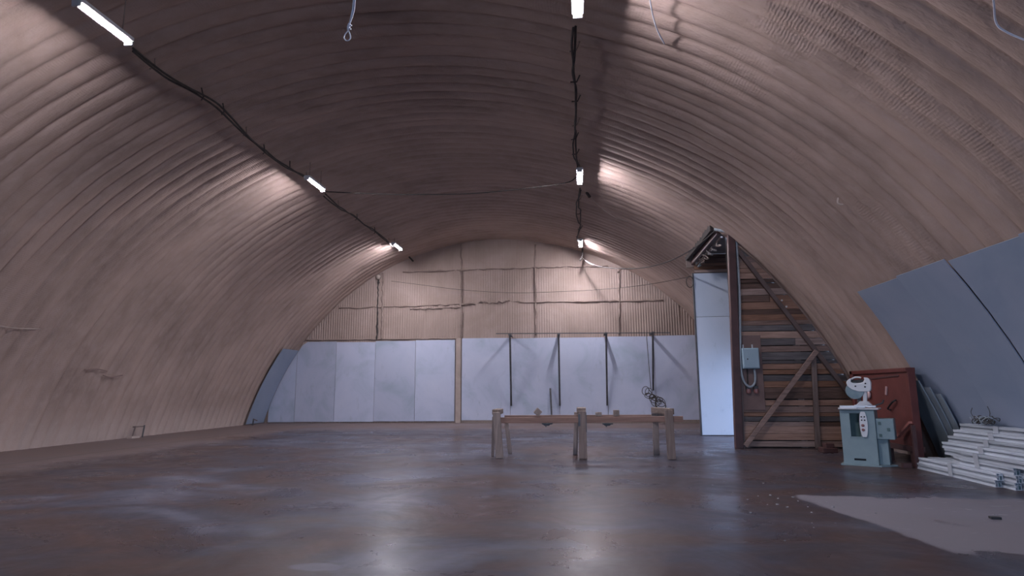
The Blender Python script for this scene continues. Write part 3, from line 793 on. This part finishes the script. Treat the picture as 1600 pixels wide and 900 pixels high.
# control pendant
prof = []
for k in range(24):
    a = 2 * math.pi * k / 24
    prof.append((.085 + .055 * math.cos(a) * (1 if abs(math.sin(a)) < .75 else .95), -.035, .62 + (.19 * max(-1, min(1, 1.15 * math.sin(a))))))
cp = mk('control_pendant', prism(prof, (0, .03, 0)), 'whiteplastic', t, bevel=0.003)
for i, zz in enumerate((.735, .735, .685, .685)):
    mk('button', lathe([(.011, 0), (.011, -.008), (.006, -.010)], 10, 'y', (.065 + .04 * (i % 2), -.034, zz)), 'black', cp)
for zz in (.605, .54):
    mk('button', lathe([(.022, 0), (.022, -.012), (.014, -.018)], 12, 'y', (.075, -.034, zz)), 'button_red', cp)
# plinth side, motor box
mk('rear_housing', box(W, .37, .12, .38, .02, .42), 'mgreen', t, bevel=0.006)
mb = mk('motor_box', box(W, .475, .04, .34, .40, .71), 'mgreen', t, bevel=0.008)
for px, pz in ((.29, .64), (.29, .46), (.40, .55)): mk('bolt', box(px - .018, px + .018, .028, .042, pz - .022, pz + .022), 'mdark', mb)
# table, column and head
mk('table', join(box(-.20, .30, -.03, .40, .842, .866), box(-.24, .02, -.08, .06, .845, .872)), 'whitemetal', t, bevel=0.004)
mk('fence', bar((-.22, -.05, .885), (.12, .02, .885), .05, .035), 'whitemetal', t, bevel=0.004)
mk('fence', bar((-.02, .0, .90), (.26, .06, .89), .06, .03), 'whitemetal', t, bevel=0.004)
mk('foot_block', prism([(.00, .0, .91), (.22, .0, .91), (.17, .0, .97), (.06, .0, .97)], (0, .12, 0)), 'whitemetal', t, bevel=0.004)
mk('column', bar((.125, .06, .95), (.14, .06, 1.14), .055, .06, (0, 1, 0)), 'whitemetal', t, bevel=0.006)
mk('column', bar((.04, .08, .95), (.06, .08, 1.12), .05, .05, (0, 1, 0)), 'steel', t)
mk('saw_disc', lathe([(.125, -.012), (.13, 0.0), (.125, .012)], 28, 'y', (.0, .03, 1.13)), 'disc', t)
# crescent guard: an arc band with horns
arc = []
for k in range(13):
    a = (5 + 170 * k / 12) * R2D; arc.append((.07 + .165 * math.cos(a), .0, 1.155 + .155 * math.sin(a)))
inner = []
for k in range(13):
    a = (175 - 170 * k / 12) * R2D; inner.append((.07 + .10 * math.cos(a), .0, 1.20 + .07 * math.sin(a)))
g = mk('guard', prism([(.07 + .165, 0, 1.25), (.225, 0, 1.14), (.20, 0, 1.115), (.06, 0, 1.115), (-.04, 0, 1.15), (-.09, 0, 1.20), (-.105, 0, 1.255), (-.08, 0, 1.30), (-.03, 0, 1.325), (-.035, 0, 1.29), (-.04, 0, 1.265), (.0, 0, 1.245), (.09, 0, 1.25), (.13, 0, 1.265), (.15, 0, 1.30), (.14, 0, 1.335), (.19, 0, 1.33), (.22, 0, 1.30)], (0, .10, 0)), 'whiteplastic', t, bevel=0.008)
mk('handle', tube(splined([(-.03, .05, 1.31), (.02, .05, 1.335), (.08, .05, 1.335), (.10, .05, 1.325)], 5), .014, 8), 'whiteplastic', t, smooth_=True)
mk('inner_works', box(-.03, .13, .02, .08, 1.22, 1.30), 'black', t, bevel=0.01)
for bx, bz in ((.15, 1.19), (.16, 1.24), (.02, 1.20)): mk('bolt', lathe([(.012, 0), (.012, -.008), (.005, -.012)], 8, 'y', (bx, -.001, bz)), 'black', t)
mk('lever', tube([(.24, .2, .90), (.34, .22, .94), (.36, .22, .99)], .012, 6), 'black', t)

# ------------------------------------------------------------------ dark red panel machine beyond the saw
t = thing('red_cabinet', 'dark red painted steel cabinet standing against the vault behind the saw', 'cabinet', (4.95, 10.95, 0))
mk('cabinet_side', box(4.935, 5.03, 10.0, 11.92, 0.26, 1.46), 'red', t, bevel=0.006)
mk('top_rim', box(4.90, 5.04, 9.97, 11.96, 1.41, 1.475), 'red', t, bevel=0.006)
mk('end_rim', box(4.92, 5.03, 9.96, 10.04, 0.12, 1.475), 'red', t, bevel=0.006)
mk('end_rim', box(4.90, 5.05, 11.86, 11.96, 0.0, 1.475), 'red', t, bevel=0.006)
mk('lower_rim', box(4.88, 5.06, 9.97, 11.94, 0.22, 0.30), 'redbrown', t, bevel=0.006)
for y in (10.08, 11.0, 11.85): mk('foot', box(4.92, 5.06, y - .06, y + .06, 0.0, 0.23), 'redbrown', t)
mk('rib', bar((4.925, 10.25, 1.36), (4.925, 11.9, 1.30), .012, .02), 'redbrown', t)
mk('hand_wheel', lathe([(.02, -.05), (.07, -.045), (.075, -.03), (.07, -.015), (.025, -.01), (.02, 0)], 16, 'x', (4.935, 11.30, 1.06)), 'pinkmetal', t, smooth_=True)
mk('latch', bar((4.92, 10.70, 1.06), (4.92, 10.66, 1.19), .02, .035), 'pinkmetal', t)
mk('pull_handle', tube(splined([(4.93, 10.42, .98), (4.89, 10.42, .96), (4.885, 10.5, .92), (4.89, 10.62, .84), (4.93, 10.62, .82)], 4), .014, 6), 'black', t)
mk('stay', bar((4.87, 9.93, 0.66), (4.87, 10.35, 0.42), .045, .035), 'redlite', t)
mk('stay', bar((4.88, 9.90, 0.0), (4.88, 9.90, 0.62), .05, .05), 'redbrown', t)
t = thing('floor_bar', 'rusty steel bar lying on the floor in front of the red cabinet', 'bar', (4.85, 10.4, 0))
mk('bar_length', bar((4.75, 9.96, .03), (4.62, 11.4, .03), .06, .06), 'brown_steel', t)
mk('bar_end', box(4.70, 4.82, 9.92, 9.98, 0, .07), 'redbrown', t)
tag(mk('red_block', join(box(4.34, 4.60, 12.0, 12.25, 0.0, 0.09), box(4.40, 4.55, 12.02, 12.2, 0.09, 0.17)), 'redbrown', bevel=0.008),
    'low red-brown block on the floor left of the saw machine', 'block')
for k, (lab, da) in enumerate((('grey-green board leaning on the vault sheets beside the red cabinet, the one nearest the viewer', 0), ('grey-green board leaning beside the red cabinet, middle one of three', 1), ('grey-green board leaning beside the red cabinet, tucked closest to it', 2))):
    top = Vector(arch_pt(24.6 - 0.7 * da * 0, 9.72 + .12 * k, 0.15 + .03 * k)); top.z -= .09 * k * 0
    zt = 1.28 - .10 * (2 - k)
    pts = []
    for i in range(7):
        zz = 0.02 + (zt - .02) * i / 6
        pts.append((arch_x(zz, 0.125 + .03 * k), zz))
    y0 = 9.70 + .13 * k
    poly = [(x, y0, zz) for x, zz in pts] + [(x - .018, y0, zz) for x, zz in reversed(pts)]
    tag(mk('leaning_board', prism(poly, (0, .5, 0)), 'greyboard'), lab, 'board', 'boards leaning beside the red cabinet')

# ------------------------------------------------------------------ pile of plastic window profiles
def profile_geo(L, w, h):
    q = .0045; x0, x1, z0, z1 = -w / 2, w / 2, 0, h
    g = h * .42
    parts = [box(x0, x1, 0, L, z0, z0 + q), box(x0, x0 + .030, 0, L, z1 - q, z1), box(x0 + .042, x1, 0, L, z1 - q, z1), box(x0 + .028, x0 + .044, 0, L, z1 - .014, z1 - .012),
             box(x0, x0 + q, 0, L, z0 + q, g), box(x0, x0 + q, 0, L, g + .014, z1 - q), box(x0 + .011, x0 + .013, 0, L, g - .004, g + .018), box(x0, x0 + .013, 0, L, g - q, g), box(x0, x0 + .013, 0, L, g + .014, g + .014 + q),
             box(x1 - q, x1, 0, L, z0 + q, z1 - q), box(q * .5 - w * .15, q * 1.5 - w * .15, 0, L, z0 + q, z1 - q), box(x0 + .013, x1 - q, 0, L, h * .62, h * .62 + q),
             box(x0 - .004, x0, 0, L, z0, z0 + .010), box(x0 - .004, x0, 0, L, z1 - .012, z1 - .002)]
    return join(*parts)
ORD = ['bottom', 'second', 'third', 'fourth', 'fifth', 'sixth', 'seventh', 'eighth', 'ninth']
COLN = ['front', 'second', 'third', 'fourth', 'fifth', 'sixth', 'seventh', 'rearmost']
cols_x = [4.905, 4.982, 5.058, 5.134, 5.208, 5.282, 5.356]
counts = [2, 4, 5, 6, 7, 8, 9]
random.seed(31)
for ci, (x, cnt) in enumerate(zip(cols_x, counts)):
    for li in range(cnt):
        h = 0.082; w = 0.069
        if li < 2:
            far = 9.87 - random.uniform(0, .08) - (0.22 if (ci == 1 and li == 1) else 0); near = 8.12 - 0.16 * ci - random.uniform(0, .10) + (.04 if li == 0 else 0)
            if ci >= 3: near = 6.9 - random.uniform(0, .3)
        elif ci == 1:
            far = 8.95 if li == 2 else 8.90; near = 7.92 if li == 2 else 7.62
        elif ci == 2 and li == 2:
            far, near = 9.22, 7.75
        elif li == cnt - 1 and ci == 6:
            far, near = 8.42, 6.4
        else:
            far = 9.47 - random.uniform(0, .07) - 0.03 * (li % 2); near = 6.9 - random.uniform(0, .5)
        if near < 7 and li * h > arch_z(5.3) : pass
        lim = arch_x(li * h + h, 0.115)
        if x + w / 2 > lim: continue
        lab = 'white plastic window profile in the pile, %s layer, %s column from the viewer' % (ORD[li], COLN[ci])
        p = thing('window_profile', lab, 'profile', (x + random.uniform(-.0012, .0012), near, li * 0.0845), 'white window profiles piled by the right wall')
        OFF[p.name] = Vector((0, 0, 0))
        L = far - near
        mk('profile_shell', profile_geo(L, w, h), 'pvc', p)
        mk('steel_core', join(box(-w * .10, w * .36, .012, L - .02, .008, h * .56), box(-w * .42, -w * .2, .03, L - .04, h * .56, h * .9)), 'pvc_in', p)
def film(pts, w, label):
    pts = [Vector(p) for p in pts]; V, F = [], []
    for p in pts:
        V += [(p.x, p.y - w / 2, p.z), (p.x, p.y + w / 2, p.z), (p.x + .002, p.y - w / 2, p.z - .002), (p.x + .002, p.y + w / 2, p.z - .002)]
    for i in range(len(pts) - 1):
        a = 4 * i; b = a + 4
        F += [(a, b, b + 1, a + 1), (a + 2, a + 3, b + 3, b + 2), (a, a + 2, b + 2, b), (a + 1, b + 1, b + 3, a + 3)]
    return tag(mk('film_band', (V, F), 'film'), label, 'film band')
def stair(y, c0, c1, yslope=0.0):
    pts = []
    for ci in range(c0, c1 + 1):
        zt = counts[ci] * .0845 + .004
        zb = (counts[ci - 1] * .0845 if ci > 0 else 0.01) + .004
        xl = cols_x[ci] - .035 - .012
        pts += [(xl, y + yslope * zb, zb), (xl, y + yslope * zt, zt)]
    pts.append((cols_x[c1] + .03, y + yslope * pts[-1][2], pts[-1][2]))
    return pts
film(stair(8.55, 1, 5, .1), .10, 'clear wrinkled film band around the upper rows of the profile pile')
film([(4.853, 9.02, .006), (4.853, 9.02, .174), (4.93, 9.02, .176)], .09, 'clear film band around the lowest front profiles of the pile')
t = thing('wire_bundle', 'small dark tangled wire bundle on top of the profile pile', 'wire', (5.27, 8.8, .77))
for k in range(16):
    c = Vector((5.27 + random.uniform(-.05, .04), 8.85 + random.gauss(0, .12), .672 + random.uniform(0.0, .06))); r0 = random.uniform(.03, .09)
    ph = random.uniform(0, 6)
    mk('wire_loop', tube([c + Vector((.05 * math.sin(a + ph), r0 * math.cos(a + ph) * 1.5, r0 * abs(math.sin(a)) + .01)) for a in [i * math.pi / 7 for i in range(14)]], .006, 5, True), random.choice(('cable', 'steel', 'hose')), t)
mk('wire_tail', tube(splined([(5.26, 8.8, .70), (5.27, 8.74, .84), (5.26, 8.76, .93)], 4), .005, 5), 'steel', t)
mk('wire_tail', tube(splined([(5.26, 8.95, .70), (5.24, 9.08, .82), (5.25, 9.06, .90)], 4), .005, 5), 'steel', t)

# ------------------------------------------------------------------ stubs by the left wall
t = thing('anchor_stub', 'pair of short rusty steel stubs at the foot of the left vault side', 'anchor', (-11.42, 15.0, 0))
mk('stub', bar((-11.45, 14.72, 0), (-11.40, 14.75, .30), .05, .03), 'brown_steel', t)
mk('stub', bar((-11.38, 15.0, 0), (-11.36, 15.02, .31), .05, .03), 'steel', t)
mk('stub_tie', bar((-11.44, 14.72, .28), (-11.37, 15.02, .28), .03, .03), 'brown_steel', t)
mk('stub_foot', prism([(-11.50, 14.60, 0), (-11.36, 14.60, 0), (-11.33, 14.85, 0), (-11.46, 14.85, 0)], (0, 0, .05)), 'foam_post', t)
t = thing('corner_stub', 'short bent steel stub on the floor at the left end of the back wall', 'anchor', (-11.2, 20.3, 0))
mk('stub', bar((-11.28, 20.22, 0), (-11.25, 20.2, .22), .035, .035), 'steel', t)
mk('stub', bar((-11.25, 20.2, .20), (-11.12, 20.22, .15), .03, .03), 'brown_steel', t)

# ------------------------------------------------------------------ crumbs on the floor
random.seed(5)
src = None
for k in range(26):
    x = random.gauss(2.0, .35); y = random.gauss(7.0, .55)
    s = random.uniform(.010, .024)
    if src is None:
        src = mk('floor_crumb', prism([(-.5, -.4, 0), (.45, -.5, 0), (.6, .1, 0), (.1, .5, 0), (-.55, .3, 0)], (.05, 0, .35)), 'crumb', origin=(0, 0, 0)); c = src
    else:
        c = src.copy(); col.objects.link(c)
    c.location = (x, y, 0.0); c.scale = (s, s, s); c.rotation_euler = (0, 0, random.uniform(0, 6))
    tag(c, 'pale crumb of debris on the floor near the edge of the worn patch', 'debris', 'pale crumbs on the floor')
tag(mk('black_chip', prism([(3.66, 6.24, 0), (3.74, 6.23, 0), (3.75, 6.28, 0), (3.67, 6.30, 0)], (0, 0, .02)), 'black'), 'small black chip lying on the pale worn floor patch', 'debris')
